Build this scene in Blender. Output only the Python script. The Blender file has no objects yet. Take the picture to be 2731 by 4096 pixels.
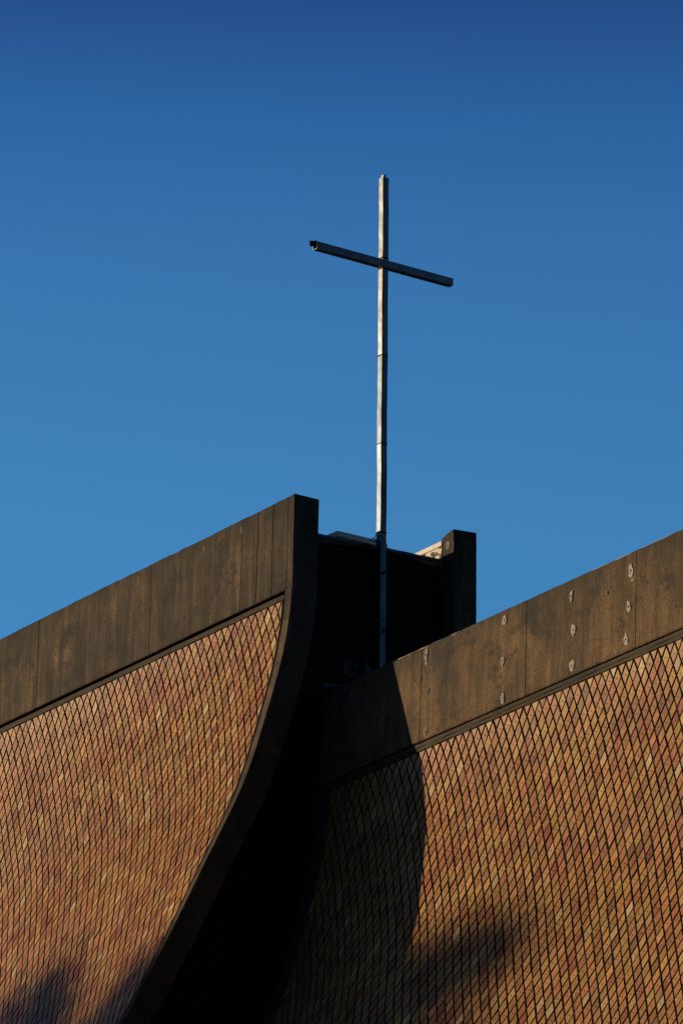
import bpy, math, random
import numpy as np
from mathutils import Vector, Matrix

# ------------------------------------------------------------------ scene, camera, light
S = bpy.context.scene
C = S.collection
rnd = random.Random(7)
npr = np.random.RandomState(11)
Z0 = 18.2                      # height of the highest corner of the front shell
# x runs along the ridge, y across it, z up

cam_d = bpy.data.cameras.new("camera")
cam = bpy.data.objects.new("camera", cam_d)
C.objects.link(cam)
cam_d.sensor_fit = 'VERTICAL'
cam_d.sensor_height = 36.0
cam_d.sensor_width = 24.0
cam_d.lens = 200.0
cam_d.clip_start = 0.5
cam_d.clip_end = 6000.0
_phi, _pit, _roll = math.radians(36.5), math.radians(18.3), math.radians(0.55)
_v = Vector((-math.cos(_phi) * math.cos(_pit), math.sin(_phi) * math.cos(_pit), math.sin(_pit)))
_r = Vector((math.sin(_phi), math.cos(_phi), 0.0))
_u = _r.cross(_v)
_r2 = _r * math.cos(_roll) + _u * math.sin(_roll)
_u2 = _r2.cross(_v)
cam.matrix_world = Matrix(((_r2.x, _u2.x, -_v.x, 39.899), (_r2.y, _u2.y, -_v.y, -28.989),
                           (_r2.z, _u2.z, -_v.z, 1.716), (0, 0, 0, 1)))
S.camera = cam

SUN_EL = math.radians(3.6)
SUN_AZ = math.atan2(-0.8195, -0.573)          # clockwise from +y
sun_dir = Vector((math.sin(SUN_AZ) * math.cos(SUN_EL), math.cos(SUN_AZ) * math.cos(SUN_EL), math.sin(SUN_EL)))

W = bpy.data.worlds.new("World")
S.world = W
W.use_nodes = True
wn, wl = W.node_tree.nodes, W.node_tree.links
bg = wn["Background"]
sky = wn.new("ShaderNodeTexSky")
sky.sky_type = 'NISHITA'
sky.sun_disc = False
sky.sun_elevation = SUN_EL
sky.sun_rotation = SUN_AZ
sky.altitude = 100.0
sky.air_density = 1.0
sky.dust_density = 0.3
sky.ozone_density = 3.0
bg.inputs["Strength"].default_value = 0.15
# the clear evening sky deepens quickly with height
tc = wn.new("ShaderNodeTexCoord")
sep = wn.new("ShaderNodeSeparateXYZ")
ramp = wn.new("ShaderNodeValToRGB")
mul = wn.new("ShaderNodeMixRGB")
mul.blend_type = 'MULTIPLY'
mul.inputs[0].default_value = 1.0
wl.new(tc.outputs["Generated"], sep.inputs[0])
wl.new(sep.outputs["Z"], ramp.inputs[0])
e = ramp.color_ramp.elements
SKY_RAMP = [(0.0, (0.13, 0.12, 0.09)), (0.14, (0.14, 0.135, 0.105)), (0.23, (0.17, 0.22, 0.22)), (0.265, (0.20, 0.30, 0.34)), (0.292, (0.305, 0.575, 0.745)), (0.31, (0.315, 0.575, 0.735)), (0.357, (0.255, 0.48, 0.67)), (0.38, (0.178, 0.370, 0.585)), (0.402, (0.122, 0.205, 0.395)), (0.46, (0.05, 0.07, 0.15)), (1.0, (0.03, 0.04, 0.09))]
SKY_GAIN = 3.0
while len(e) < len(SKY_RAMP):
    e.new(0.5)
for i, (p, c) in enumerate(SKY_RAMP):
    e[i].position = p
    e[i].color = (*c, 1)
wl.new(sky.outputs[0], mul.inputs[1])
wl.new(ramp.outputs[0], mul.inputs[2])
gain = wn.new("ShaderNodeVectorMath")
gain.operation = 'SCALE'
gain.inputs["Scale"].default_value = SKY_GAIN
wl.new(mul.outputs[0], gain.inputs[0])
wl.new(gain.outputs[0], bg.inputs["Color"])

sun_l = bpy.data.lights.new("sun", 'SUN')
sun_l.energy = 4.6
sun_l.angle = math.radians(0.53)
sun_l.color = (1.0, 0.79, 0.52)
sun = bpy.data.objects.new("sun", sun_l)
C.objects.link(sun)
sun.location = sun_dir * 100
sun.rotation_euler = sun_dir.to_track_quat('Z', 'Y').to_euler()

S.view_settings.view_transform = 'Standard'
S.view_settings.look = 'None'
S.view_settings.exposure = 0.0
S.view_settings.gamma = 1.0
S.view_settings.use_curve_mapping = False


# ------------------------------------------------------------------ helpers
class MB:
    """collects polygons; build() links them as one mesh object"""

    def __init__(self):
        self.v, self.f, self.m, self.col = [], [], [], []

    def add(self, verts, faces, mi=0, col=None):
        b = len(self.v)
        self.v += [tuple(p) for p in verts]
        self.f += [tuple(b + i for i in f) for f in faces]
        self.m += [mi] * len(faces)
        if col is not None:
            self.col += [col] * len(verts)

    def box(self, lo, hi, mi=0):
        x0, y0, z0 = lo
        x1, y1, z1 = hi
        self.add([(x0, y0, z0), (x1, y0, z0), (x1, y1, z0), (x0, y1, z0),
                  (x0, y0, z1), (x1, y0, z1), (x1, y1, z1), (x0, y1, z1)],
                 [(0, 3, 2, 1), (4, 5, 6, 7), (0, 1, 5, 4), (1, 2, 6, 5), (2, 3, 7, 6), (3, 0, 4, 7)], mi)

    def grid(self, rows, mi=0, flip=False):
        n, m = len(rows), len(rows[0])
        fs = []
        for i in range(n - 1):
            for j in range(m - 1):
                q = (i * m + j, i * m + j + 1, (i + 1) * m + j + 1, (i + 1) * m + j)
                fs.append(q[::-1] if flip else q)
        self.add([p for r in rows for p in r], fs, mi)

    def tube(self, pts, r, n=8, mi=0, caps=True):
        pts = [Vector(p) for p in pts]
        rs = r if isinstance(r, (list, tuple)) else [r] * len(pts)
        ref = Vector((0.13, 0.21, 0.97))
        vs, fs = [], []
        for i, p in enumerate(pts):
            t = (pts[min(i + 1, len(pts) - 1)] - pts[max(i - 1, 0)]).normalized()
            a = t.cross(ref)
            if a.length < 0.05:
                a = t.cross(Vector((1, 0, 0)))
            a.normalize()
            b = t.cross(a)
            for k in range(n):
                an = 2 * math.pi * k / n
                vs.append(p + (a * math.cos(an) + b * math.sin(an)) * rs[i])
        for i in range(len(pts) - 1):
            for k in range(n):
                fs.append((i * n + k, i * n + (k + 1) % n, (i + 1) * n + (k + 1) % n, (i + 1) * n + k))
        if caps:
            fs.append(tuple(range(n))[::-1])
            fs.append(tuple(range((len(pts) - 1) * n, len(pts) * n)))
        self.add(vs, fs, mi)

    def lathe(self, prof, org, axis, n=32, mi=0):
        """prof: (distance along the axis, radius)"""
        ax = Vector(axis).normalized()
        a = ax.cross(Vector((0, 0, 1))).normalized()
        b = ax.cross(a)
        rows = []
        for t, r in prof:
            rows.append([Vector(org) + ax * t + (a * math.cos(2 * math.pi * k / n) + b * math.sin(2 * math.pi * k / n)) * r
                         for k in range(n + 1)])
        self.grid(rows, mi)

    def build(self, name, mats, parent=None, smooth=False, bevel=0.0, recalc=True):
        me = bpy.data.meshes.new(name)
        me.from_pydata(self.v, [], self.f)
        if not isinstance(mats, (list, tuple)):
            mats = [mats]
        for m in mats:
            me.materials.append(m)
        me.polygons.foreach_set("material_index", self.m)
        if self.col:
            at = me.color_attributes.new("tint", 'FLOAT_COLOR', 'POINT')
            at.data.foreach_set("color", np.array(self.col, dtype=np.float32).ravel())
        if smooth:
            me.polygons.foreach_set("use_smooth", [True] * len(me.polygons))
        if recalc:
            import bmesh
            bm = bmesh.new()
            bm.from_mesh(me)
            bmesh.ops.remove_doubles(bm, verts=bm.verts, dist=1e-5)
            bmesh.ops.recalc_face_normals(bm, faces=bm.faces)
            bm.to_mesh(me)
            bm.free()
        me.update()
        o = bpy.data.objects.new(name, me)
        C.objects.link(o)
        if parent is not None:
            o.parent = parent
            o.matrix_parent_inverse = Matrix.Translation(-parent_world(parent))
        if bevel:
            md = o.modifiers.new("bevel", 'BEVEL')
            md.width = bevel
            md.segments = 2
            md.limit_method = 'ANGLE'
        return o


def parent_world(p):
    # parts are modelled in world coordinates, so only the thing's own Empty is offset
    return Vector(p.location) if p.parent is None else Vector((0, 0, 0))


def thing(name, loc, label, cat, group=None):
    o = bpy.data.objects.new(name, None)
    C.objects.link(o)
    o.location = loc
    o.empty_display_size = 0.3
    o["label"] = label
    o["category"] = cat
    if group:
        o["group"] = group
    return o


# ------------------------------------------------------------------ materials
def mat(name, rough=0.8, metal=0.0, spec=0.4):
    m = bpy.data.materials.new(name)
    m.use_nodes = True
    n, l = m.node_tree.nodes, m.node_tree.links
    b = n["Principled BSDF"]
    b.inputs["Roughness"].default_value = rough
    b.inputs["Metallic"].default_value = metal
    b.inputs["Specular IOR Level"].default_value = spec
    return m, n, l, b


def nd(n, typ, **kw):
    x = n.new(typ)
    for k, v in kw.items():
        setattr(x, k, v)
    return x


def noise(n, l, vec, scale, detail=4.0, rough=0.6, stretch=None):
    if stretch is not None:
        mp = n.new("ShaderNodeMapping")
        mp.inputs["Scale"].default_value = stretch
        l.new(vec, mp.inputs[0])
        vec = mp.outputs[0]
    t = n.new("ShaderNodeTexNoise")
    t.inputs["Scale"].default_value = scale
    t.inputs["Detail"].default_value = detail
    t.inputs["Roughness"].default_value = rough
    l.new(vec, t.inputs["Vector"])
    return t.outputs["Fac"]


def cramp(n, l, fac, stops):
    r = n.new("ShaderNodeValToRGB")
    el = r.color_ramp.elements
    while len(el) < len(stops):
        el.new(0.5)
    for i, (p, c) in enumerate(stops):
        el[i].position = p
        el[i].color = (*c, 1) if len(c) == 3 else c
    l.new(fac, r.inputs[0])
    return r.outputs[0]


def g3(v):
    return (v, v, v)


def mix(n, l, a, b, fac, mode='MIX'):
    x = n.new("ShaderNodeMixRGB")
    x.blend_type = mode
    for s, val in ((0, fac), (1, a), (2, b)):
        if isinstance(val, (int, float)):
            x.inputs[s].default_value = val
        elif isinstance(val, tuple):
            x.inputs[s].default_value = (*val, 1)
        else:
            l.new(val, x.inputs[s])
    return x.outputs[0]


def bump(n, l, b, h, strength, dist):
    x = n.new("ShaderNodeBump")
    x.inputs["Strength"].default_value = strength
    x.inputs["Distance"].default_value = dist
    l.new(h, x.inputs["Height"])
    l.new(x.outputs[0], b.inputs["Normal"])


def concrete(name, dark, mid, warm, soot, streak=1.0, top=None):
    m, n, l, b = mat(name, 0.88, 0, 0.25)
    ob = n.new("ShaderNodeTexCoord").outputs["Object"]
    big = noise(n, l, ob, 1.7, 7, 0.66)
    c = cramp(n, l, big, [(0.32, dark), (0.52, mid), (0.72, warm)])
    st = noise(n, l, ob, 3.4, 5, 0.62, (2.6, 2.6, 0.28))
    c = mix(n, l, c, cramp(n, l, st, [(0.32, g3(0.42)), (0.48, g3(0.82)), (0.60, (1.45, 1.36, 1.22))]), 0.85 * streak, 'MULTIPLY')
    st2 = noise(n, l, ob, 9.0, 3, 0.55, (2.2, 2.2, 0.22))
    c = mix(n, l, c, cramp(n, l, st2, [(0.36, g3(0.55)), (0.52, g3(0.95)), (0.66, (1.4, 1.28, 1.12))]), 0.45 * streak, 'MULTIPLY')
    sp = noise(n, l, ob, 62.0, 2, 0.7)
    c = mix(n, l, c, cramp(n, l, sp, [(0.3, g3(0.55)), (0.5, g3(1.0)), (0.75, g3(1.5))]), 0.7, 'MULTIPLY')
    bl = noise(n, l, ob, 2.3, 8, 0.72)
    c = mix(n, l, c, soot, cramp(n, l, bl, [(0.545, g3(0)), (0.60, g3(0.7)), (0.70, g3(0.95))]))
    if top is not None:                                 # algae growing down from the weathered top edge
        z_top, slope = top
        sx = n.new("ShaderNodeSeparateXYZ")
        l.new(ob, sx.inputs[0])
        m1 = nd(n, "ShaderNodeMath", operation='MULTIPLY_ADD')
        l.new(sx.outputs["X"], m1.inputs[0])
        m1.inputs[1].default_value = slope
        m1.inputs[2].default_value = z_top
        m2 = nd(n, "ShaderNodeMath", operation='SUBTRACT')
        l.new(m1.outputs[0], m2.inputs[0])
        l.new(sx.outputs["Z"], m2.inputs[1])
        al = noise(n, l, ob, 5.0, 5, 0.65, (2.2, 2.2, 0.3))
        m3 = nd(n, "ShaderNodeMath", operation='MULTIPLY_ADD')
        l.new(al, m3.inputs[0])
        m3.inputs[1].default_value = 0.9
        l.new(m2.outputs[0], m3.inputs[2])
        c = mix(n, l, c, (soot[0] * 0.9, soot[1] * 0.95, soot[2] * 0.85), cramp(n, l, m3.outputs[0], [(0.34, g3(0.85)), (0.56, g3(0.35)), (0.85, g3(0))]))
    vo = n.new("ShaderNodeTexVoronoi")
    vo.inputs["Scale"].default_value = 26.0
    wv = n.new("ShaderNodeTexNoise")
    wv.inputs["Scale"].default_value = 11.0
    l.new(ob, wv.inputs["Vector"])
    wa = nd(n, "ShaderNodeVectorMath", operation='MULTIPLY_ADD')
    l.new(wv.outputs["Color"], wa.inputs[0])
    wa.inputs[1].default_value = (0.16, 0.16, 0.16)
    l.new(ob, wa.inputs[2])
    l.new(wa.outputs[0], vo.inputs["Vector"])
    wn_ = noise(n, l, ob, 14.0, 2)
    pit = cramp(n, l, vo.outputs["Distance"], [(0.13, g3(1)), (0.20, g3(0))])
    pit = mix(n, l, pit, cramp(n, l, wn_, [(0.42, g3(0)), (0.52, g3(1))]), 1.0, 'MULTIPLY')
    c = mix(n, l, c, tuple(0.25 * x for x in dark), pit)
    l.new(c, b.inputs["Base Color"])
    h = mix(n, l, noise(n, l, ob, 40.0, 6, 0.7), g3(0.0), pit)
    bump(n, l, b, h, 0.55, 0.012)
    return m


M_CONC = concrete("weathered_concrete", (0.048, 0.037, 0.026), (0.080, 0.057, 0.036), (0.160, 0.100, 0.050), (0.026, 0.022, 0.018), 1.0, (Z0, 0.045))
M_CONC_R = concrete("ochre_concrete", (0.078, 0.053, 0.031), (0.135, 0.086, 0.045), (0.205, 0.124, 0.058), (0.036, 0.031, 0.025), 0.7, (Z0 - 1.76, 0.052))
M_TRIM_SHADE = concrete("trim_and_shade_concrete", (0.038, 0.031, 0.022), (0.062, 0.048, 0.031), (0.10, 0.075, 0.045), (0.028, 0.024, 0.02), 0.2)  # dark trim tone; on shell bodies and recess rib it paints in shade

M_GROUT, n, l, b = mat("grout", 0.95, 0, 0.1)
ob = n.new("ShaderNodeTexCoord").outputs["Object"]
l.new(cramp(n, l, noise(n, l, ob, 25, 4), [(0.3, (0.010, 0.008, 0.005)), (0.7, (0.026, 0.020, 0.011))]), b.inputs["Base Color"])

M_TILE, n, l, b = mat("glazed_tile", 0.4, 0, 0.32)
ob = n.new("ShaderNodeTexCoord").outputs["Object"]
at = nd(n, "ShaderNodeVertexColor", layer_name="tint")
c = at.outputs["Color"]
bl = noise(n, l, ob, 13.0, 3, 0.6)
c = mix(n, l, c, cramp(n, l, bl, [(0.3, (0.78, 0.70, 0.66)), (0.5, g3(1.0)), (0.72, (1.14, 1.10, 1.0))]), 0.8, 'MULTIPLY')
bt = noise(n, l, ob, 1.6, 4, 0.6)
c = mix(n, l, c, cramp(n, l, bt, [(0.34, (0.82, 0.74, 0.70)), (0.5, g3(1.0)), (0.66, (1.08, 1.14, 1.10))]), 0.8, 'MULTIPLY')
cr = noise(n, l, ob, 30.0, 6, 0.7)
crm = noise(n, l, ob, 5.0, 2, 0.5)
crust = mix(n, l, cramp(n, l, cr, [(0.53, g3(0)), (0.60, g3(1))]), cramp(n, l, crm, [(0.50, g3(0)), (0.62, g3(0.8))]), 1.0, 'MULTIPLY')
c = mix(n, l, c, (0.46, 0.27, 0.13), crust)
dk = noise(n, l, ob, 48.0, 4, 0.6)
c = mix(n, l, c, (0.16, 0.07, 0.04), mix(n, l, cramp(n, l, dk, [(0.62, g3(0)), (0.70, g3(0.8))]), cramp(n, l, crm, [(0.5, g3(0.15)), (0.66, g3(1))]), 1.0, 'MULTIPLY'))
l.new(c, b.inputs["Base Color"])
l.new(cramp(n, l, bl, [(0.3, g3(0.34)), (0.7, g3(0.46))]), b.inputs["Roughness"])
bump(n, l, b, noise(n, l, ob, 22.0, 3), 0.25, 0.006)

M_STEEL, n, l, b = mat("brushed_steel", 0.42, 0.9, 0.5)
ob = n.new("ShaderNodeTexCoord").outputs["Object"]
c = cramp(n, l, noise(n, l, ob, 6.0, 4, 0.6, (1, 1, 0.5)), [(0.3, (0.108, 0.112, 0.112)), (0.7, (0.172, 0.175, 0.172))])
ru = noise(n, l, ob, 38.0, 5, 0.7, (1, 1, 0.4))
c = mix(n, l, c, (0.20, 0.09, 0.04), cramp(n, l, ru, [(0.66, g3(0)), (0.76, g3(0.8))]))
l.new(c, b.inputs["Base Color"])
l.new(cramp(n, l, noise(n, l, ob, 9.0, 3), [(0.3, g3(0.33)), (0.7, g3(0.46))]), b.inputs["Roughness"])
tn = nd(n, "ShaderNodeTangent", direction_type='RADIAL', axis='Z')
l.new(tn.outputs[0], b.inputs["Tangent"])
b.inputs["Anisotropic"].default_value = 0.75
b.inputs["Anisotropic Rotation"].default_value = 0.25
bump(n, l, b, noise(n, l, ob, 5.0, 2), 0.2, 0.02)

M_STEEL_B, n, l, b = mat("grey_steel", 0.40, 0.9, 0.5)
ob = n.new("ShaderNodeTexCoord").outputs["Object"]
c = cramp(n, l, noise(n, l, ob, 4.0, 5, 0.65, (1, 1, 0.5)), [(0.35, (0.066, 0.076, 0.088)), (0.65, (0.142, 0.157, 0.172))])
ru = noise(n, l, ob, 38.0, 5, 0.7, (1, 1, 0.4))
c = mix(n, l, c, (0.20, 0.09, 0.04), cramp(n, l, ru, [(0.64, g3(0)), (0.74, g3(0.8))]))
l.new(c, b.inputs["Base Color"])
tn = nd(n, "ShaderNodeTangent", direction_type='RADIAL', axis='Z')
l.new(tn.outputs[0], b.inputs["Tangent"])
b.inputs["Anisotropic"].default_value = 0.75
b.inputs["Anisotropic Rotation"].default_value = 0.25
bump(n, l, b, noise(n, l, ob, 4.0, 2), 0.2, 0.02)

M_RUST, n, l, b = mat("rusty_weld", 0.85, 0.1, 0.3)
ob = n.new("ShaderNodeTexCoord").outputs["Object"]
l.new(cramp(n, l, noise(n, l, ob, 60, 4), [(0.3, (0.025, 0.014, 0.010)), (0.7, (0.10, 0.045, 0.02))]), b.inputs["Base Color"])

M_COPING, n, l, b = mat("dull_coping_metal", 0.5, 0.5, 0.4)
ob = n.new("ShaderNodeTexCoord").outputs["Object"]
l.new(cramp(n, l, noise(n, l, ob, 6, 5), [(0.35, (0.050, 0.042, 0.036)), (0.7, (0.13, 0.10, 0.075))]), b.inputs["Base Color"])
M_TIN, n, l, b = mat("sheet_metal", 0.45, 0.3, 0.5)
ob = n.new("ShaderNodeTexCoord").outputs["Object"]
l.new(cramp(n, l, noise(n, l, ob, 5, 5), [(0.3, (0.22, 0.17, 0.125)), (0.7, (0.42, 0.34, 0.26))]), b.inputs["Base Color"])

M_CREAM, n, l, b = mat("cream_paint", 0.6, 0.0, 0.4)
ob = n.new("ShaderNodeTexCoord").outputs["Object"]
l.new(cramp(n, l, noise(n, l, ob, 14, 5, 0.6, (1, 1, 0.4)), [(0.3, (0.66, 0.55, 0.42)), (0.7, (0.86, 0.76, 0.62))]), b.inputs["Base Color"])

M_PEEL, n, l, b = mat("peeling_paint", 0.8, 0.0, 0.3)
ob = n.new("ShaderNodeTexCoord").outputs["Object"]
l.new(cramp(n, l, noise(n, l, ob, 14, 6, 0.65), [(0.47, (0.10, 0.06, 0.035)), (0.5, (0.74, 0.66, 0.55))]), b.inputs["Base Color"])

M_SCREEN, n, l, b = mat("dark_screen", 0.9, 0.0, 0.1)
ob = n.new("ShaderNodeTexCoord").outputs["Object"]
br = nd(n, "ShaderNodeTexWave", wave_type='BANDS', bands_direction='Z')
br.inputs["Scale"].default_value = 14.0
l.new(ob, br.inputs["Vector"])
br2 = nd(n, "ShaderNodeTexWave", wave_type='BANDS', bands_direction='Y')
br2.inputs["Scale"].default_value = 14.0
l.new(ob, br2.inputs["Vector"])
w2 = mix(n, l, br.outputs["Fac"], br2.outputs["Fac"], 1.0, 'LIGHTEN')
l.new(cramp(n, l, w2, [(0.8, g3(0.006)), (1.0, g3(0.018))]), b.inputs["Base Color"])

M_HORN, n, l, b = mat("blue_grey_enamel", 0.5, 0.0, 0.4)
ob = n.new("ShaderNodeTexCoord").outputs["Object"]
l.new(cramp(n, l, noise(n, l, ob, 20, 4), [(0.3, (0.05, 0.06, 0.075)), (0.7, (0.08, 0.09, 0.11))]), b.inputs["Base Color"])
M_RUBBER, n, l, b = mat("black_rubber", 0.6, 0.0, 0.4)
b.inputs["Base Color"].default_value = (0.012, 0.012, 0.013, 1)
M_WIRE, n, l, b = mat("grey_wire", 0.5, 0.0, 0.4)
b.inputs["Base Color"].default_value = (0.35, 0.36, 0.36, 1)

M_PATCH, n, l, b = mat("lime_mortar", 0.9, 0.0, 0.2)
ob = n.new("ShaderNodeTexCoord").outputs["Object"]
at = nd(n, "ShaderNodeVertexColor", layer_name="tint")
sw = noise(n, l, ob, 75.0, 3, 0.6)
c = mix(n, l, at.outputs["Color"], cramp(n, l, sw, [(0.36, g3(0.35)), (0.52, g3(1.0))]), 0.85, 'MULTIPLY')
l.new(c, b.inputs["Base Color"])
bump(n, l, b, sw, 0.6, 0.01)

M_GRASS, n, l, b = mat("dry_grass", 0.95, 0.0, 0.1)
ob = n.new("ShaderNodeTexCoord").outputs["Object"]
l.new(cramp(n, l, noise(n, l, ob, 0.35, 8, 0.7), [(0.3, (0.035, 0.036, 0.02)), (0.7, (0.07, 0.064, 0.036))]), b.inputs["Base Color"])
M_BARK, n, l, b = mat("bark", 0.95, 0.0, 0.1)
ob = n.new("ShaderNodeTexCoord").outputs["Object"]
l.new(cramp(n, l, noise(n, l, ob, 6, 5, 0.6, (1, 1, 0.2)), [(0.3, (0.04, 0.03, 0.02)), (0.7, (0.12, 0.09, 0.06))]), b.inputs["Base Color"])
M_LEAF, n, l, b = mat("leaf", 0.6, 0.0, 0.3)
ob = n.new("ShaderNodeTexCoord").outputs["Object"]
l.new(cramp(n, l, noise(n, l, ob, 1.2, 4), [(0.3, (0.04, 0.07, 0.02)), (0.7, (0.08, 0.11, 0.035))]), b.inputs["Base Color"])

# ------------------------------------------------------------------ ground
g = MB()
g.add([(-2500, -2500, 0), (2500, -2500, 0), (2500, 2500, 0), (-2500, 2500, 0)], [(0, 1, 2, 3)])
gr = g.build("ground", M_GRASS)
gr["kind"] = "structure"

# ------------------------------------------------------------------ the curved shells
# depth below the top edge -> horizontal position of the outer face (flares outward, -y)
P_D = [0, 0.42, 0.98, 1.08, 1.29, 1.41, 1.533, 1.761, 2.166, 2.506, 2.73, 3.003, 3.254, 3.587, 3.877, 4.428, 4.732, 5.178, 6.5, 8.5, 11, 14, 18.4]
P_Y = [0, 0.006, 0.017, 0.024, 0.054, 0.076, 0.103, 0.160, 0.290, 0.396, 0.477, 0.598, 0.728, 0.905, 1.052, 1.336, 1.502, 1.757, 2.56, 3.9, 5.7, 8.0, 11.6]
# smooth the table once
_d = np.linspace(0, 18.4, 369)
_y = np.interp(_d, P_D, P_Y)
for _ in range(12):
    _y[1:-1] = 0.25 * _y[:-2] + 0.5 * _y[1:-1] + 0.25 * _y[2:]


class Shell:
    def __init__(self, name, parent, y0, dz, slope, flare, side, x_in, x_out, thick, band):
        self.y0, self.dz, self.slope, self.flare, self.side = y0, dz, slope, flare, side
        self.x0, self.x1, self.thick, self.band = x_in, x_out, thick, band
        self.name, self.parent = name, parent
        ds = np.linspace(0, 18.4, 1841)
        ys = self.prof(ds, float(np.mean([x_in, x_out])) * 0.5)
        self.w_d = ds
        self.w_w = np.concatenate([[0], np.cumsum(np.hypot(np.diff(ds), np.diff(ys)))])

    groove = 0.0
    joint = 0.007
    lean = 0.0

    def fl(self, x):
        """the flare eases off away from the side slit: straight rulings of a conoid"""
        return float(np.interp(x, self.flare[0], self.flare[1]))

    def prof(self, d, x=0.0):
        return -self.fl(x) * np.interp(d, _d, _y) + self.lean * np.minimum(d, 0.9) / 0.9

    def d_of_w(self, w):
        return float(np.interp(w, self.w_w, self.w_d))

    def w_of_d(self, d):
        return float(np.interp(d, self.w_d, self.w_w))

    def pt(self, x, d, off=0.0):
        """point on the outer face, off metres outward along the normal"""
        y = float(self.prof(d, x))
        s = float(self.prof(d + 0.02, x) - self.prof(max(d - 0.02, 0), x)) / (0.04 if d > 0.02 else 0.02 + d)
        ln = math.hypot(1, s)
        yy, zz = y - off / ln, -d - off * s / ln * 1.0
        # outward normal in (y,z) is (-1, -s)/ln turned to face away from the wall and up where it flares
        zz = -d + off * (-s) / ln
        yy = self.y0 + yy
        if self.side < 0:
            yy = 2 * YC - yy
        return (x, yy, Z0 + self.dz + self.slope * x + zz)

    def inner(self, x, d):
        yy = self.y0 + float(self.prof(d, x)) + self.thick
        if self.side < 0:
            yy = 2 * YC - yy
        return (x, yy, Z0 + self.dz + self.slope * x - d)


YC = 1.053
REC = 0.030


def chip(x, seed, amp):
    """uneven concrete arris: slow sag plus small random nicks"""
    u = x * 9.0 + seed * 37.0
    i = math.floor(u)
    f = u - i
    h = [random.Random(int(i + k) * 7919 + int(seed * 100)).uniform(-1, 1) for k in (0, 1)]
    v = x * 31.0 + seed * 11.0
    i2 = math.floor(v)
    f2 = v - i2
    h2 = [random.Random(int(i2 + k) * 104729 + int(seed * 100)).uniform(-1, 1) for k in (0, 1)]
    return amp * (0.6 * math.sin(x * 1.7 + seed) + 0.7 * (h[0] + (h[1] - h[0]) * f) + 0.45 * (h2[0] + (h2[1] - h2[0]) * f2))


def rib_w(d):
    return float(np.interp(d, [0, 1.0, 1.6, 4.0, 6.0, 18], [0.10, 0.105, 0.105, 0.075, 0.06, 0.06]))


def build_body(sh, mats, label=None):
    """solid concrete shell; slot 0 concrete, slot 1 grout bed under the tiles"""
    m = MB()
    xs = [sh.x0 + 0.003, sh.x0 + 0.119, sh.x0 + 0.121] + list(np.linspace(sh.x0 + 0.3, sh.x1 - 0.3, 23)) + [sh.x1 - 0.121, sh.x1 - 0.119, sh.x1 - 0.003]
    ds = [0.0, 0.3, 0.6] + list(np.arange(0.9, 7.0, 0.12)) + list(np.linspace(7.2, 18.0, 20))
    hi = [chip(x, 1.3 + sh.y0, 0.004) for x in xs]
    g0, g1 = sh.band - 0.008, sh.band + sh.groove
    ds = sorted([d for d in ds if not (g0 - 0.01 < d < g1 + 0.01)] + [g0, g0 + 0.001, g1 - 0.001, g1])
    bo = lambda d, x: -0.13 if sh.groove and g0 < d < g1 and sh.x0 + 0.12 < x < sh.x1 - 0.12 else -REC
    outer = [[Vector(sh.pt(x, d, bo(d, x))) + Vector((0, 0, hi[i] if d == 0 else 0)) for i, x in enumerate(xs)] for d in ds]
    inn = [[Vector(sh.inner(x, d)) + Vector((0, 0, hi[i] if d == 0 else 0)) for i, x in enumerate(xs)] for d in ds]
    m.grid(outer, 1)
    m.grid(inn, 0)
    m.grid([outer[0], inn[0]], 0)
    m.grid([outer[-1], inn[-1]], 0)
    m.grid([[r[0] for r in outer], [r[0] for r in inn]], 0)
    m.grid([[r[-1] for r in outer], [r[-1] for r in inn]], 0)
    o = m.build("curved_wall", mats, sh.parent, smooth=False)
    return o


def build_band(sh, parent, material, joints, seed, amp):
    """concrete parapet band standing proud above the tiles, with open joints between pours"""
    m = MB()
    xs = set(np.linspace(sh.x0, sh.x1, 260))
    for j in joints:
        for q in (-0.0045, -0.0035, 0.0035, 0.0045):
            xs.add(j + q)
    xs = sorted(xs)
    ds = [0.0, 0.012, 0.05, 0.2, 0.4, 0.6, 0.8, sh.band - 0.012, sh.band]
    rows = []
    for k, d in enumerate(ds):
        row = []
        for x in xs:
            off = -sh.joint if any(abs(x - j) < 0.004 for j in joints) else 0.0
            off += 0.0012 * math.sin(x * 2.2 + d * 3 + seed)
            if k in (0, len(ds) - 1):
                off -= 0.008
            p = Vector(sh.pt(x, d, off))
            if k <= 1:
                p.z += chip(x, seed, amp)
            if k >= len(ds) - 2:
                p.z += 0.35 * chip(x, seed + 2, amp)
            row.append(p)
        rows.append(row)
    back_t = [Vector(sh.pt(x, 0.0, -REC)) + Vector((0, 0, chip(x, seed, amp))) for x in xs]
    back_b = [Vector(sh.pt(x, sh.band, -0.125 if sh.groove and sh.x0 + 0.12 < x < sh.x1 - 0.12 else -REC)) for x in xs]
    m.grid([back_t] + rows + [back_b])
    for k in (0, -1):                                   # the two ends
        col = [back_t[k]] + [r[k] for r in rows] + [back_b[k]]
        m.add(col, [tuple(range(len(col)))])
    return m.build("parapet_band", material, parent)


def build_strip(sh, parent, name, material, d0, d1, o0, o1, xa, xb, seed=0.0):
    m = MB()
    xs = np.linspace(xa, xb, 70)
    rows = [[sh.pt(x, d0, -REC - 0.01) for x in xs],
            [sh.pt(x, d0, o0 + 0.0015 * math.sin(x * 9 + seed)) for x in xs],
            [sh.pt(x, d1 + 0.003 * math.sin(x * 13 + seed), o1 + 0.0015 * math.sin(x * 8 + seed)) for x in xs],
            [sh.pt(x, d1, -REC - 0.01) for x in xs]]
    m.grid(rows)
    for k in (0, -1):
        m.add([r[k] for r in rows], [(0, 1, 2, 3)])
    return m.build(name, material, parent)


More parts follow.
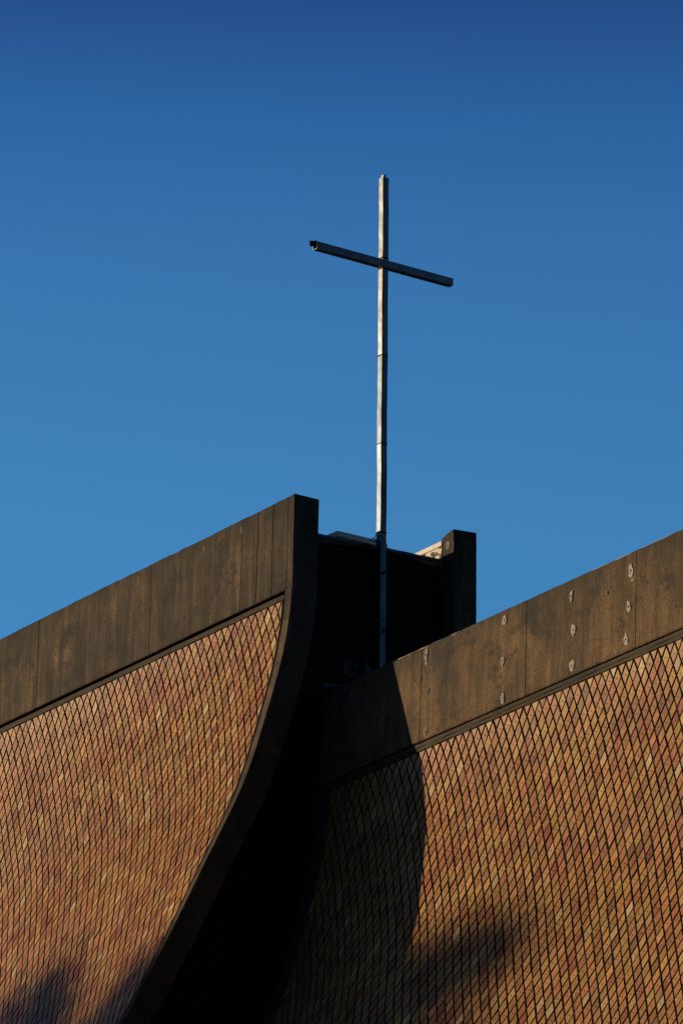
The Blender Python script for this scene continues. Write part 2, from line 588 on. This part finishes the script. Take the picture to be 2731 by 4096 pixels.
def build_rib(sh, parent, material, xe, sgn, d_from, d_to=17.9, groove=0.030, lip=0.016):
    """raised border beside the end of the shell and the thin lip on the far side of its groove"""
    m = MB()
    ds = list(np.arange(d_from, 7.0, 0.08)) + list(np.linspace(7.1, d_to, 24))
    rows = [[], [], [], [], []]
    for d in ds:
        w = rib_w(d)
        j = 0.0015 * math.sin(d * 31) + 0.0012 * math.sin(d * 77)
        rows[0].append(sh.pt(xe, d, -REC))
        rows[1].append(sh.pt(xe, d, -0.004))
        rows[2].append(sh.pt(xe - sgn * (0.005 + abs(j)), d, 0.0))
        rows[3].append(sh.pt(xe - sgn * w, d, -0.001))
        rows[4].append(sh.pt(xe - sgn * w, d, -REC - 0.02))
    m.grid(rows)
    m.add([r[0] for r in rows], [(0, 1, 2, 3, 4)])
    m.add([r[-1] for r in rows], [(0, 1, 2, 3, 4)])
    o = m.build("border_rib", material, parent)
    m = MB()
    rows = [[], [], [], []]
    for d in [q for q in ds if q > sh.band + 0.05]:
        a = rib_w(d) + groove
        rows[0].append(sh.pt(xe - sgn * a, d, -REC - 0.01))
        rows[1].append(sh.pt(xe - sgn * a, d, -0.003))
        rows[2].append(sh.pt(xe - sgn * (a + lip), d, -0.005))
        rows[3].append(sh.pt(xe - sgn * (a + lip), d, -REC - 0.01))
    m.grid(rows)
    m.build("border_lip", material, parent)
    return o


PALETTE = [((0.445, 0.226, 0.074), 28), ((0.42, 0.199, 0.070), 26), ((0.40, 0.176, 0.067), 20), ((0.37, 0.146, 0.061), 9),
           ((0.31, 0.108, 0.050), 4), ((0.455, 0.255, 0.080), 14), ((0.52, 0.35, 0.17), 4), ((0.38, 0.213, 0.070), 8), ((0.29, 0.140, 0.064), 6)]
_pw = np.cumsum([w for _, w in PALETTE]) / sum(w for _, w in PALETTE)


def tile_colour():
    c = np.array(PALETTE[int(np.searchsorted(_pw, npr.rand()))][0])
    c = c * (1 + 0.10 * npr.randn()) * (1 + 0.03 * npr.randn(3))
    return np.clip(c, 0.02, 0.8)


def clip_poly(poly, a, bb, c):
    """keep a*x + b*y <= c"""
    out = []
    for i in range(len(poly)):
        p, q = poly[i], poly[(i + 1) % len(poly)]
        fp, fq = a * p[0] + bb * p[1] - c, a * q[0] + bb * q[1] - c
        if fp <= 0:
            out.append(p)
        if (fp < 0) != (fq < 0) and fp != fq:
            t = fp / (fp - fq)
            out.append((p[0] + (q[0] - p[0]) * t, p[1] + (q[1] - p[1]) * t))
    return out


def build_tiles(sh, parent, d_top, d_bot, xe, sgn, x_far, su, hv, u0, gap=(0.0145, 0.0160), tcol=1.0):
    """diamond tiles laid in staggered rows; every second row has a fixing hole in each tile"""
    m = MB()
    w_top, w_bot = sh.w_of_d(d_top), sh.w_of_d(d_bot)
    nrow = int((w_bot - w_top) / (hv / 2))
    diag = math.hypot(su / 2, hv / 2)
    pd = (su / 2) * (hv / 2) / diag           # centre of a cell to its edge
    ga, gb = 1 - gap[0] / 2 / pd, 1 - gap[1] / 2 / pd      # the falling joints are wider than the rising ones
    hu, hw = su / 2 * (ga + gb) / 2, hv / 2 * (ga + gb) / 2
    ku, kw = su / 2 * (ga - gb) / 2, hv / 2 * (gb - ga) / 2
    lo, hi = min(xe, x_far), max(xe, x_far)
    for k in range(nrow):
        wc = w_top + k * hv / 2
        dc = sh.d_of_w(wc)
        edge = xe - sgn * (rib_w(dc) + 0.030 + 0.020)
        sl = (rib_w(sh.d_of_w(wc + 0.1)) - rib_w(dc)) / 0.1
        base = u0 + (su / 2 if k % 2 else 0.0)
        j0 = int(math.floor((lo - base) / su)) - 1
        j1 = int(math.ceil((hi - base) / su)) + 1
        for j in range(j0, j1 + 1):
            uc = base + j * su
            if sgn > 0 and uc - hu > edge or sgn < 0 and uc + hu < edge:
                continue
            if uc < lo or uc > hi:
                if not (abs(uc - xe) < su):
                    continue
            du, dw = 0.0017 * npr.randn(), 0.0030 * npr.randn()
            fw = 1 + 0.03 * npr.randn()
            poly = [(uc + du + ku, wc + dw - hw), (uc + du + hu * fw, wc + dw + kw), (uc + du - ku, wc + dw + hw), (uc + du - hu * fw, wc + dw - kw)]
            n0 = poly
            poly = clip_poly(poly, 0, -1, -(w_top + 0.004))
            poly = clip_poly(poly, sgn, 0, sgn * edge)
            if len(poly) < 3:
                continue
            full = poly == n0
            cu = sum(p[0] for p in poly) / len(poly)
            cw = sum(p[1] for p in poly) / len(poly)
            t = -0.0235 + 0.0010 * npr.randn()
            tu, tw = 0.018 * npr.randn(), 0.010 * npr.randn()      # slight random tilt
            col = (*(tile_colour() * tcol), 1)

            def P(u, w, o):
                return sh.pt(u, sh.d_of_w(w), o)

            def top(u, w, o=0.0):
                return P(u, w, t + (u - uc) * tu + (w - wc) * tw + o)
            n = len(poly)
            vs = [P(u, w, -REC - 0.004) for u, w in poly]
            vs += [top(u, w, -0.0022) for u, w in poly]
            vs += [top(cu + (u - cu) * 0.95, cw + (w - cw) * 0.955) for u, w in poly]
            fs, sides = [], []
            for i in range(n):
                i2 = (i + 1) % n
                sides.append((i, i2, n + i2, n + i))
                fs.append((n + i, n + i2, 2 * n + i2, 2 * n + i))
            if k % 2 == 1 and full:
                r = 0.0076
                ho = len(vs)
                for q in range(8):
                    a = 2 * math.pi * (q + 0.5) / 8 - math.pi / 2 - math.pi / 8 * 1
                    vs.append(top(uc + du + r * math.cos(a), wc + dw + r * math.sin(a)))
                for q in range(8):
                    a = 2 * math.pi * (q + 0.5) / 8 - math.pi / 2 - math.pi / 8 * 1
                    vs.append(top(uc + du + r * math.cos(a), wc + dw + r * math.sin(a), -0.012))
                # ring starts at the upper corner (poly[0]) and runs the same way as the outline
                for i in range(4):
                    i2 = (i + 1) % 4
                    q0, q1, q2 = 2 * i, 2 * i + 1, (2 * i + 2) % 8
                    fs.append((2 * n + i, 2 * n + i2, ho + q1))
                    fs.append((2 * n + i, ho + q1, ho + q0))
                    fs.append((2 * n + i2, ho + q2, ho + q1))
                for q in range(8):
                    q2 = (q + 1) % 8
                    fs.append((ho + q, ho + q2, ho + 8 + q2, ho + 8 + q))
                fs.append(tuple(ho + 8 + q for q in range(8)))
            else:
                fs.append(tuple(2 * n + i for i in range(n)))
            m.add(vs, fs, 0, col)
            b0 = len(m.v) - len(vs)
            m.f += [tuple(b0 + i for i in q) for q in sides]
            m.m += [1] * len(sides)
    return m.build("tile_cladding", [M_TILE, M_GROUT], parent, recalc=True)


chapel = thing("chapel", (0, YC, 0),
               "brown concrete chapel of curved shells clad in orange diamond tiles, rising under the blue sky", "chapel")

# front pair of shells (far side of the picture) and the lower pair beside it
FL_A = ([-8.0, -6.0, 0.0], [0.42, 0.50, 1.0])
FL_B = ([-0.2, 0.6, 1.2, 1.8, 3.0, 4.5, 8.0], [0.88, 0.95, 0.985, 0.965, 0.85, 0.73, 0.60])
front = Shell("front", chapel, 0.0, 0.0, 0.045, FL_A, 1, -7.5, 0.0, 0.28, 0.895)
frontb = Shell("frontb", chapel, 0.0, -0.036, 0.045, FL_A, -1, -7.5, -0.02, 0.256, 0.895)
lower = Shell("lower", chapel, 0.48, -1.76, 0.052, FL_B, 1, -0.185, 8.0, 0.28, 0.875)
lowerb = Shell("lowerb", chapel, 0.48, -1.76, 0.052, FL_B, -1, -0.185, 8.0, 0.28, 0.875)

front.joint = 0.0035
front.groove, lower.groove = 0.034, 0.020
lower.lean = lowerb.lean = -0.01

# --- front shell
w1 = build_body(front, [M_TRIM_SHADE, M_GROUT])  # end face shade is put into the colour, darker than the band concrete
w1["label"] = "curved shell wall whose thick dark end casts a shadow on its neighbour"
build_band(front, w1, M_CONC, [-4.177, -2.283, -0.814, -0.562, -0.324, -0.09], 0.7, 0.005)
build_rib(front, w1, M_CONC, 0.0, 1, 0.90)
build_strip(front, w1, "trim_strip", M_TRIM_SHADE, 0.928, 0.972, -0.012, -0.016, -7.5, -0.135)
build_tiles(front, w1, 0.975, 9.0, 0.0, 1, -7.42, 0.105, 0.197, -0.02)

# --- lower shell to the right of it
w2 = build_body(lower, [M_TRIM_SHADE, M_GROUT])  # body darkened by colour in the same way, as painted shade
w2["label"] = "curved shell wall with a patched ochre parapet, partly in shadow"
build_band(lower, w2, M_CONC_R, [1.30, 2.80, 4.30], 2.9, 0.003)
build_rib(lower, w2, M_TRIM_SHADE, -0.185, -1, 0.88)  # rib in the recess gets its shade from the darker colour
build_strip(lower, w2, "trim_strip", M_TRIM_SHADE, 0.893, 0.925, -0.006, -0.010, -0.06, 8.0, 1.0)
build_strip(lower, w2, "trim_strip", M_TRIM_SHADE, 0.929, 0.957, -0.012, -0.016, -0.06, 8.0, 2.0)
build_tiles(lower, w2, 0.960, 9.0, -0.185, -1, 7.92, 0.107, 0.211, 0.03, (0.0155, 0.0170))
mb = MB()
xs = np.linspace(-0.15, 8.0, 60)
rows = [[(x, 0.48 + 0.030, Z0 - 1.76 + 0.052 * x + 0.004) for x in xs], [(x, 0.48 + 0.030, Z0 - 1.76 + 0.052 * x + 0.012) for x in xs],
        [(x, 0.48 + 0.20, Z0 - 1.76 + 0.052 * x + 0.012) for x in xs], [(x, 0.48 + 0.20, Z0 - 1.76 + 0.052 * x + 0.004) for x in xs]]
mb.grid(rows)
mb.build("edge_flashing", M_TIN, w2)

# mortar plugs and lime smears on the parapet
PLUGS = [(1.37, 0.088, 0.030, 0.062, 0.7), (1.40, 0.44, 0.026, 0.034, 0.35), (1.39, 0.81, 0.030, 0.040, 0.5), (2.495, 0.095, 0.028, 0.052, 0.85),
         (2.48, 0.47, 0.024, 0.050, 0.8), (2.49, 0.81, 0.028, 0.048, 0.9), (3.425, 0.155, 0.024, 0.050, 0.95), (3.46, 0.47, 0.030, 0.060, 1.0),
         (3.45, 0.79, 0.032, 0.058, 1.0), (4.235, 0.17, 0.032, 0.066, 1.05), (4.21, 0.485, 0.030, 0.050, 1.0), (4.18, 0.77, 0.030, 0.055, 0.95),
         (3.91, 0.27, 0.017, 0.024, 0.5), (0.255, 0.185, 0.034, 0.060, 0.3), (0.26, 0.52, 0.030, 0.056, 0.3)]


def plug(sh, x, d, rx, rz, tone, parent, seed, name="mortar_plug"):
    m = MB()
    N = 20
    r_ = random.Random(seed)
    ph = [r_.uniform(0, 6.28) for _ in range(4)]
    out = [1 + 0.14 * math.sin(2 * a + ph[0]) + 0.10 * math.sin(3 * a + ph[1]) + 0.09 * math.sin(5 * a + ph[2]) + 0.06 * math.sin(9 * a + ph[3])
           for a in [2 * math.pi * k / N for k in range(N)]]
    rings = [(0.001, -0.004, 0.15), (0.16, -0.004, 0.2), (0.24, 0.004, 0.9), (0.42, 0.005, 1.0), (0.50, 0.0015, 0.35), (0.58, 0.004, 0.9),
             (0.86, 0.004, 1.0), (1.0, -0.002, 0.8)]
    rows, cols = [], []
    for rr, o, t in rings:
        row = []
        for k in range(N + 1):
            a = 2 * math.pi * k / N
            q = rr * (out[k % N] if rr > 0.3 else 1)
            row.append(sh.pt(x + rx * q * math.cos(a), d - rz * q * math.sin(a), o + 0.003 if name == "mortar_plug" else 0.0022 - 0.003 * max(0, rr - 0.9) / 0.1))
        rows.append(row)
        t = t if name == "mortar_plug" else 0.8
        cols += [(0.58 * t * tone, 0.535 * t * tone, 0.47 * t * tone, 1)] * (N + 1)
    m.grid(rows)
    m.col = cols
    return m.build(name, M_PATCH, parent, smooth=True, recalc=False)


for i, (x, d, rx, rz, tone) in enumerate(PLUGS):
    plug(lower, x, d, rx, rz, tone, w2, i)
for i, (x, d, rx, rz, tone) in enumerate([(1.365, 0.165, 0.014, 0.024, 0.8), (1.35, 0.27, 0.006, 0.05, 0.5), (1.37, 0.55, 0.008, 0.045, 0.55),
                                          (1.22, 0.60, 0.010, 0.020, 0.6), (4.25, 0.255, 0.022, 0.014, 0.8), (1.03, 0.06, 0.006, 0.022, 0.6),
                                          (1.77, 0.02, 0.010, 0.010, 0.7), (3.9, 0.20, 0.006, 0.03, 0.4), (0.33, 0.64, 0.010, 0.035, 0.3)]):
    plug(lower, x, d, rx, rz, tone, w2, 40 + i, "lime_smear")
for i, (x, d, rx, rz, tone) in enumerate([(-0.82, 0.10, 0.007, 0.045, 0.6), (-1.42, 0.115, 0.006, 0.03, 0.75), (-1.83, 0.20, 0.012, 0.018, 0.35)]):
    plug(front, x, d, rx, rz, tone, w1, 60 + i, "lime_smear")

# --- the two shells on the far side of the ridge
w3 = build_body(frontb, [M_CONC, M_CONC])
w3["label"] = "far shell wall whose end rises as a chipped post behind the steel cross"
m = MB()
zz = [-1.02] + list(np.linspace(-0.95, -0.03, 24))
rows = []
for z in zz:                                        # a little uneven, with a broken back corner
    j = 0.0022 * math.sin(z * 41) + 0.0016 * math.sin(z * 97)
    br = 0.008 * max(0, math.sin(z * 31 + 1)) + (0.012 if z > -0.25 else 0) + 0.006 * math.sin(z * 63)
    y0_, y1_ = 2 * YC - 0.266, 2 * YC + 0.004
    rows.append([(-0.19 + br, y0_ + 0.5 * j, Z0 + z), (-0.10, y0_ + j, Z0 + z), (-0.006, y0_ + j, Z0 + z), (0.0, y0_ + 0.006 + j, Z0 + z),
                 (0.0, y1_ - 0.006 + 0.4 * j, Z0 + z), (-0.006, y1_ + 0.4 * j, Z0 + z), (-0.19, y1_ + j, Z0 + z), (-0.19 + br, y0_ + 0.5 * j, Z0 + z)])
m.grid(rows)
tp = [Vector(p) for p in rows[-1]]
hts = [0.012, 0.040, 0.060, 0.060, 0.076, 0.070, 0.05, 0.012]
tp = [p + Vector((0, 0, h)) for p, h in zip(tp, hts)]
m.grid([rows[-1], tp])
cen = Vector((-0.09, 2 * YC - 0.13, Z0 + 0.038))
m.add(tp[:7] + [cen], [(i, (i + 1) % 7, 7) for i in range(7)])
p = m.build("end_pilaster", M_CONC, w3)
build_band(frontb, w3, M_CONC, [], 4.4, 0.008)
w4 = build_body(lowerb, [M_CONC, M_CONC])
build_band(lowerb, w4, M_CONC, [], 5.4, 0.008)

# mortar plug on the far post (faces the sun)
m = MB()
N = 16
rows, cols = [], []
for rr, o, t in [(0.001, 0.000, 0.2), (0.16, 0.0, 0.25), (0.3, 0.005, 0.9), (0.5, 0.001, 0.3), (0.62, 0.005, 0.9), (1.0, 0.0005, 0.6)]:
    rows.append([(-0.095 + 0.032 * rr * math.cos(2 * math.pi * k / N) * (1 + 0.1 * math.sin(3 * k)), 2 * YC - 0.2675 - o,
                  Z0 - 0.105 + 0.040 * rr * math.sin(2 * math.pi * k / N)) for k in range(N + 1)])
    cols += [(0.42 * t, 0.38 * t, 0.28 * t, 1)] * (N + 1)
m.grid(rows)
m.col = cols
m.build("mortar_plug", M_PATCH, w3, smooth=True, recalc=False)

# cream coping along the inner side of the far shell, with peeling paint under it
m = MB()
m.box((-7.4, 2 * YC - 0.268, Z0 - 0.074), (-0.192, 2 * YC + 0.012, Z0 - 0.030))
m.v = [(x, y, z + 0.045 * x) for x, y, z in m.v]
m.build("inner_coping", M_CREAM, w3)
m = MB()
m.box((-7.4, 2 * YC - 0.2605, Z0 - 0.50), (-0.192, 2 * YC - 0.2530, Z0 - 0.078))
m.v = [(x, y, z + 0.045 * x) for x, y, z in m.v]
m.build("peeling_face", M_PEEL, w3)

# --- dark end wall between the front shells, its metal coping, the ridge cap
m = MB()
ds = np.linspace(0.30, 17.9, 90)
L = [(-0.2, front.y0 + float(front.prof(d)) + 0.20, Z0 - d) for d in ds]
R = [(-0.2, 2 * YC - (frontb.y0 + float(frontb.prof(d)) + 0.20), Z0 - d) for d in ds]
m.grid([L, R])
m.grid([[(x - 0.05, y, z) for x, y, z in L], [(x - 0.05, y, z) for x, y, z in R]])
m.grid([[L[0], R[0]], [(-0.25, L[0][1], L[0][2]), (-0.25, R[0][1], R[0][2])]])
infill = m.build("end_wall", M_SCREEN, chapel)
ys = np.linspace(0.265, 1.83, 40)


def cop_top(y):
    return float(np.interp(y, [0.26, 0.41, 1.21, 1.84], [-0.252, -0.250, -0.232, -0.219])) + 0.002 * math.sin(y * 23)


def cop_low(y):
    return float(np.interp(y, [0.26, 0.41, 0.777, 1.074, 1.21, 1.412, 1.646, 1.843], [-0.348, -0.344, -0.305, -0.272, -0.276, -0.295, -0.309, -0.316]))


m = MB()
m.grid([[(-0.36, y, Z0 + cop_top(y) - 0.01) for y in ys], [(-0.19, y, Z0 + cop_top(y)) for y in ys], [(-0.185, y, Z0 + cop_top(y) - 0.030) for y in ys],
        [(-0.2, y, Z0 + cop_top(y) - 0.033) for y in ys]])
cop = m.build("wall_coping", M_COPING, chapel)
m = MB()
m.grid([[(-0.195, y, Z0 + cop_top(y) - 0.030) for y in ys], [(-0.166, y, Z0 + min(cop_low(y), cop_top(y) - 0.036)) for y in ys],
        [(-0.2, y, Z0 + min(cop_low(y), cop_top(y) - 0.036) - 0.003) for y in ys]])
m.build("coping_skirt", M_COPING, cop)
m = MB()
m.box((-7.2, 0.735, Z0 - 0.45), (-0.315, 1.272, Z0 - 0.183))
cap = m.build("ridge_cap", M_CREAM, chapel, bevel=0.003)
m = MB()
m.box((-7.2, 0.712, Z0 - 0.188), (-0.30, 1.294, Z0 - 0.150))
m.box((-7.2, 0.718, Z0 - 0.1485), (-0.305, 1.288, Z0 - 0.132))
m.build("cap_lip", M_CREAM, cap, bevel=0.003)
# roof between the lower shells
m = MB()
m.box((-0.195, 0.74, Z0 - 2.3), (8.0, 2 * YC - 0.74, Z0 - 2.15))
m.build("valley_roof", M_TIN, chapel)
m = MB()
m.box((-7.4, 0.262, Z0 - 0.70), (-0.26, 2 * YC - 0.275, Z0 - 0.52))
m.build("ridge_roof", M_TIN, chapel)

# ------------------------------------------------------------------ steel cross
PY0, PY1, PX0, PX1 = 1.024, 1.093, -0.119, -0.05
cross = thing("steel_cross", (-0.085, 1.058, Z0 - 1.9), "tall thin steel cross with one sunlit side, bolted upright to the dark wall", "cross")
m = MB()
zs = [-1.9, -0.993, -0.143, 0.725, 1.594, 2.476, 2.552, 3.378]
rows = []
rb = random.Random(3)
for z in np.linspace(-1.9, 3.378, 60):
    w = 0.0012 * math.sin(z * 5.1) + 0.0008 * math.sin(z * 17)
    ring = []
    bv = 0.004
    for (x, y) in [(PX0 + bv, PY0), (PX1 - bv, PY0), (PX1, PY0 + bv), (PX1, PY1 - bv), (PX1 - bv, PY1), (PX0 + bv, PY1), (PX0, PY1 - bv), (PX0, PY0 + bv)]:
        ring.append((x + w, y + 0.5 * w, Z0 + z))
    ring.append(ring[0])
    rows.append(ring)
for r_a, r_b in zip(rows[:-1], rows[1:]):
    m.grid([r_a, r_b], 1 if r_a[0][2] < Z0 + 1.56 else 0)
m.add(rows[-1][:8], [tuple(range(8))])
m.add(rows[0][:8], [tuple(range(8))])
m.build("post", [M_STEEL, M_STEEL_B], cross)
m = MB()
m.box((PX0 + 0.024, PY0 + 0.006, Z0 + 3.378), (PX1 - 0.003, PY0 + 0.034, Z0 + 3.404))
m.build("finial_stub", M_STEEL, cross, bevel=0.002)
for z, t in ((-0.993, 0.010), (-0.143, 0.013), (0.725, 0.009), (1.594, 0.012), (2.462, 0.016), (2.566, 0.012)):
    m = MB()
    e_ = 0.0022
    pts = []
    for k in range(4):
        pass
    nn = 10
    loop = []
    for (xa, ya), (xb, yb) in (((PX0, PY0), (PX1, PY0)), ((PX1, PY0), (PX1, PY1)), ((PX1, PY1), (PX0, PY1)), ((PX0, PY1), (PX0, PY0))):
        for q in range(nn):
            loop.append((xa + (xb - xa) * q / nn, ya + (yb - ya) * q / nn))
    loop.append(loop[0])
    cx, cy = (PX0 + PX1) / 2, (PY0 + PY1) / 2
    up, dn = [], []
    for q, (x, y) in enumerate(loop):
        s = 1 + e_ / 0.035
        jj = 0.003 * math.sin(q * 2.3 + z * 9) if 0 < q < len(loop) - 1 else 0
        up.append((cx + (x - cx) * s, cy + (y - cy) * s, Z0 + z + t / 2 + jj))
        dn.append((cx + (x - cx) * s, cy + (y - cy) * s, Z0 + z - t / 2 + 0.6 * jj))
    m.grid([[(cx + (x - cx) * 0.98, cy + (y - cy) * 0.98, zz) for x, y, zz in up], up, dn, [(cx + (x - cx) * 0.98, cy + (y - cy) * 0.98, zz) for x, y, zz in dn]])
    m.build("weld_seam", M_RUST, cross)
# arms: hollow box sections
AZ0, AZ1 = Z0 + 2.474, Z0 + 2.547


def arm(y0, y1, skew=0.0):
    m = MB()
    t = 0.004
    x0, x1, z0, z1 = PX0 + 0.002, PX1 - 0.002, AZ0, AZ1
    outer = [(x0, z0), (x1, z0), (x1, z1), (x0, z1)]
    inner = [(x0 + t, z0 + t), (x1 - t, z0 + t), (x1 - t, z1 - t), (x0 + t, z1 - t)]
    ya = [y0 + skew * (x - x0) / (x1 - x0) for x, z in outer]
    A = [(x, ya[i], z) for i, (x, z) in enumerate(outer)]
    B = [(x, y1, z) for x, z in outer]
    A2 = [(x, ya[i], z) for i, (x, z) in enumerate(inner)]
    D2 = [(x, ya[i] + 0.25, z) for i, (x, z) in enumerate(inner)]
    for i in range(4):
        j = (i + 1) % 4
        m.add([A[i], A[j], B[j], B[i]], [(0, 1, 2, 3)])
        m.add([A[i], A[j], A2[j], A2[i]], [(0, 1, 2, 3)])
        m.add([A2[i], A2[j], D2[j], D2[i]], [(0, 1, 2, 3)])
    m.add(B, [(0, 1, 2, 3)])
    m.add(D2, [(0, 1, 2, 3)])
    return m.build("arm", M_STEEL, cross)


left_arm = arm(0.260, PY0 - 0.001)
m = MB()
pl_ = [(0.172, 2.529), (0.258, 2.549), (0.258, 2.491), (0.176, 2.473)]
m.add([(-0.0495, y, Z0 + z) for y, z in pl_] + [(-0.054, y, Z0 + z) for y, z in pl_],
      [(0, 1, 2, 3), (4, 5, 6, 7), (0, 1, 5, 4), (1, 2, 6, 5), (2, 3, 7, 6), (3, 0, 4, 7)])
m.build("end_cap", M_RUST, left_arm)
arm(PY1 + 0.001, 1.861)
for z, y in ((-0.538, 1.056), (-1.102, 1.062)):
    m = MB()
    m.lathe([(0, 0.0001), (0, 0.018), (0.006, 0.018), (0.006, 0.013), (0.020, 0.012), (0.022, 0.006), (0.016, 0.006), (0.016, 0.0001)], (PX1, y, Z0 + z), (1, 0, 0), 6)
    bo = m.build("bolt", M_RUST, cross)
    m = MB()
    m.box((-0.2, y - 0.02, Z0 + z - 0.03), (PX0 + 0.004, y + 0.02, Z0 + z + 0.03))
    m.build("bracket", M_RUST, cross)

# ------------------------------------------------------------------ cable on the post
m = MB()
cb = [(-0.13, 1.010, -0.20), (-0.10, 1.006, -0.168), (-0.075, 1.002, -0.19), (-0.085, 1.0, -0.225), (-0.12, 0.995, -0.235), (-0.15, 0.985, -0.21), (-0.13, 0.99, -0.19),
      (-0.10, 1.0, -0.215), (-0.085, 1.012, -0.27), (-0.082, 1.014, -0.34), (-0.085, 1.012, -0.375), (-0.09, 0.998, -0.395), (-0.095, 0.980, -0.405)]
m.tube([(x, y, Z0 + z) for x, y, z in cb], 0.0045, 7)
m.tube([(-0.15, 0.985, Z0 - 0.21), (-0.155, 0.95, Z0 - 0.255), (-0.15, 0.90, Z0 - 0.275), (-0.15, 0.85, Z0 - 0.29)], 0.004, 6)
o = m.build("cable", M_RUBBER, None, smooth=True)
o["label"] = "black cable looped beside the cross just below the wall coping"
o["category"] = "cable"

# ------------------------------------------------------------------ horn loudspeaker
hc = Vector((-0.055, 0.742, Z0 - 1.490))
horn = thing("horn_loudspeaker", (-0.02, 0.80, Z0 - 1.85), "dark horn loudspeaker with a round bell on the shadowed parapet, left of the cross", "loudspeaker")
ax = Vector((0.42, -0.88, -0.06)).normalized()     # the way the bell faces
m = MB()
bell = [(0.0, 0.117), (0.004, 0.121), (0.008, 0.117), (-0.02, 0.104), (-0.06, 0.088), (-0.11, 0.068), (-0.15, 0.052), (-0.175, 0.045)]
bell_in = [(-0.175, 0.040), (-0.15, 0.048), (-0.11, 0.064), (-0.06, 0.084), (-0.02, 0.100), (0.0, 0.113), (0.008, 0.117)]
m.lathe(bell, hc, ax)
m.lathe(bell_in, hc, ax)
m.build("bell", M_HORN, horn, smooth=True)
m = MB()
m.lathe([(-0.17, 0.0001), (-0.17, 0.026), (-0.03, 0.024), (-0.012, 0.021), (-0.004, 0.012), (-0.002, 0.0001)], hc, ax, 20)
m.build("nozzle", M_HORN, horn, smooth=True)
m = MB()
m.lathe([(-0.17, 0.0001), (-0.17, 0.046), (-0.19, 0.050), (-0.25, 0.050), (-0.262, 0.042), (-0.262, 0.0001)], hc, ax, 24)
m.build("driver", M_HORN, horn, smooth=True)
m = MB()
q = hc + ax * -0.16
m.box((q.x - 0.018, q.y - 0.05, Z0 - 1.86), (q.x + 0.018, q.y + 0.05, Z0 - 1.845))
m.box((q.x - 0.012, q.y - 0.012, Z0 - 1.85), (q.x + 0.012, q.y + 0.012, q.z - 0.035))
m.build("bracket", M_HORN, horn)
m = MB()
q = hc + ax * -0.255
m.tube([q, q + Vector((0.02, 0.03, 0.012)), q + Vector((0.03, 0.06, 0.008)), q + Vector((0.035, 0.085, -0.02)), q + Vector((0.04, 0.095, -0.09))], 0.0035, 6)
m.build("cord", M_WIRE, horn, smooth=True)

# ------------------------------------------------------------------ ribbed conduit lying on the wall end
m = MB()
a0, a1 = Vector((-0.135, 0.44, Z0 - 1.715)), Vector((-0.115, 0.64, Z0 - 1.700))
pts, rs = [], []
for k in range(60):
    pts.append(a0.lerp(a1, k / 59))
    rs.append(0.021 if k % 6 < 3 else 0.016)
m.tube(pts, rs, 12)
o = m.build("ribbed_conduit", M_HORN)
o["label"] = "short ribbed grey conduit lying in the dark beside the horn loudspeaker"
o["category"] = "pipe"


# ------------------------------------------------------------------ trees that throw the soft shadows
SUN_H = Vector((sun_dir.x, sun_dir.y, 0)).normalized()
LAT = Vector((-SUN_H.y, SUN_H.x, 0))                # across the sun's path


def tree(lat, dist, apex, spread, depth, n, seed, label, blunt=0.7):
    """conifer-like tree, `lat` across and `dist` along the sun's direction from the chapel's corner"""
    r_ = random.Random(seed)
    base = LAT * lat + SUN_H * dist
    x, y = base.x, base.y
    t = thing("shade_tree", (x, y, 0), label, "tree", "evergreen trees out on the lawn")
    m = MB()
    m.tube([(x, y, 0), (x + 0.1, y, apex * 0.3), (x - 0.05, y + 0.1, apex * 0.6), (x, y, apex - 0.3)], [0.36, 0.26, 0.17, 0.03], 10)
    cl = []
    for k in range(110):
        q = r_.random() ** 0.8
        dz = 0.25 + q * depth
        rad = spread * (dz / depth) ** blunt
        a = r_.uniform(0, 6.28)
        f = math.sqrt(r_.random()) * 0.86
        p = Vector((x + math.cos(a) * rad * f, y + math.sin(a) * rad * f, apex - dz))
        cl.append((p, 0.22 + 0.10 * rad))
        if k % 4 == 0:
            m.tube([(x, y, p.z - 0.5), ((x + p.x) / 2, (y + p.y) / 2, p.z - 0.2), tuple(p)], [0.06, 0.04, 0.012], 5)
    m.build("trunk", M_BARK, t, smooth=True)
    m = MB()
    for k in range(n):
        c, rad = r_.choice(cl)
        u = Vector((r_.gauss(0, 1), r_.gauss(0, 1), r_.gauss(0, 1))).normalized()
        p = c + u * rad * r_.random() ** 0.4
        a = Vector((r_.gauss(0, 1), r_.gauss(0, 1), r_.gauss(0, 1))).normalized()
        b_ = a.cross(u).normalized()
        s = r_.uniform(0.08, 0.15)
        m.add([p - a * s, p + b_ * s * 0.5, p + a * s, p - b_ * s * 0.5], [(0, 1, 2, 3)])
    m.build("crown", M_LEAF, t, recalc=False)


TD = 54.0
rise = TD * math.tan(SUN_EL)
tree(-0.65, TD, 14.15 + rise, 1.7, 3.0, 3000, 5, "round topped evergreen tree out on the lawn, facing the low sun", 0.45)
tree(1.54, TD, 13.98 + rise, 1.1, 2.6, 2000, 6, "broad spreading evergreen tree out on the lawn beside the round topped one", 0.4)
tree(0.80, TD + 5, 14.02 + rise + 5 * math.tan(SUN_EL), 0.6, 3.0, 900, 8, "thin sparse evergreen tree standing just behind the two fuller ones")
tree(5.0, 120.0, 12.2 + 120.0 * math.tan(SUN_EL), 3.2, 5.0, 9000, 9, "unseen wide evergreen tree added at the far end of the lawn to shade the lower right tiles", 0.3)  # added out of view only to dim the bottom right of the tiling
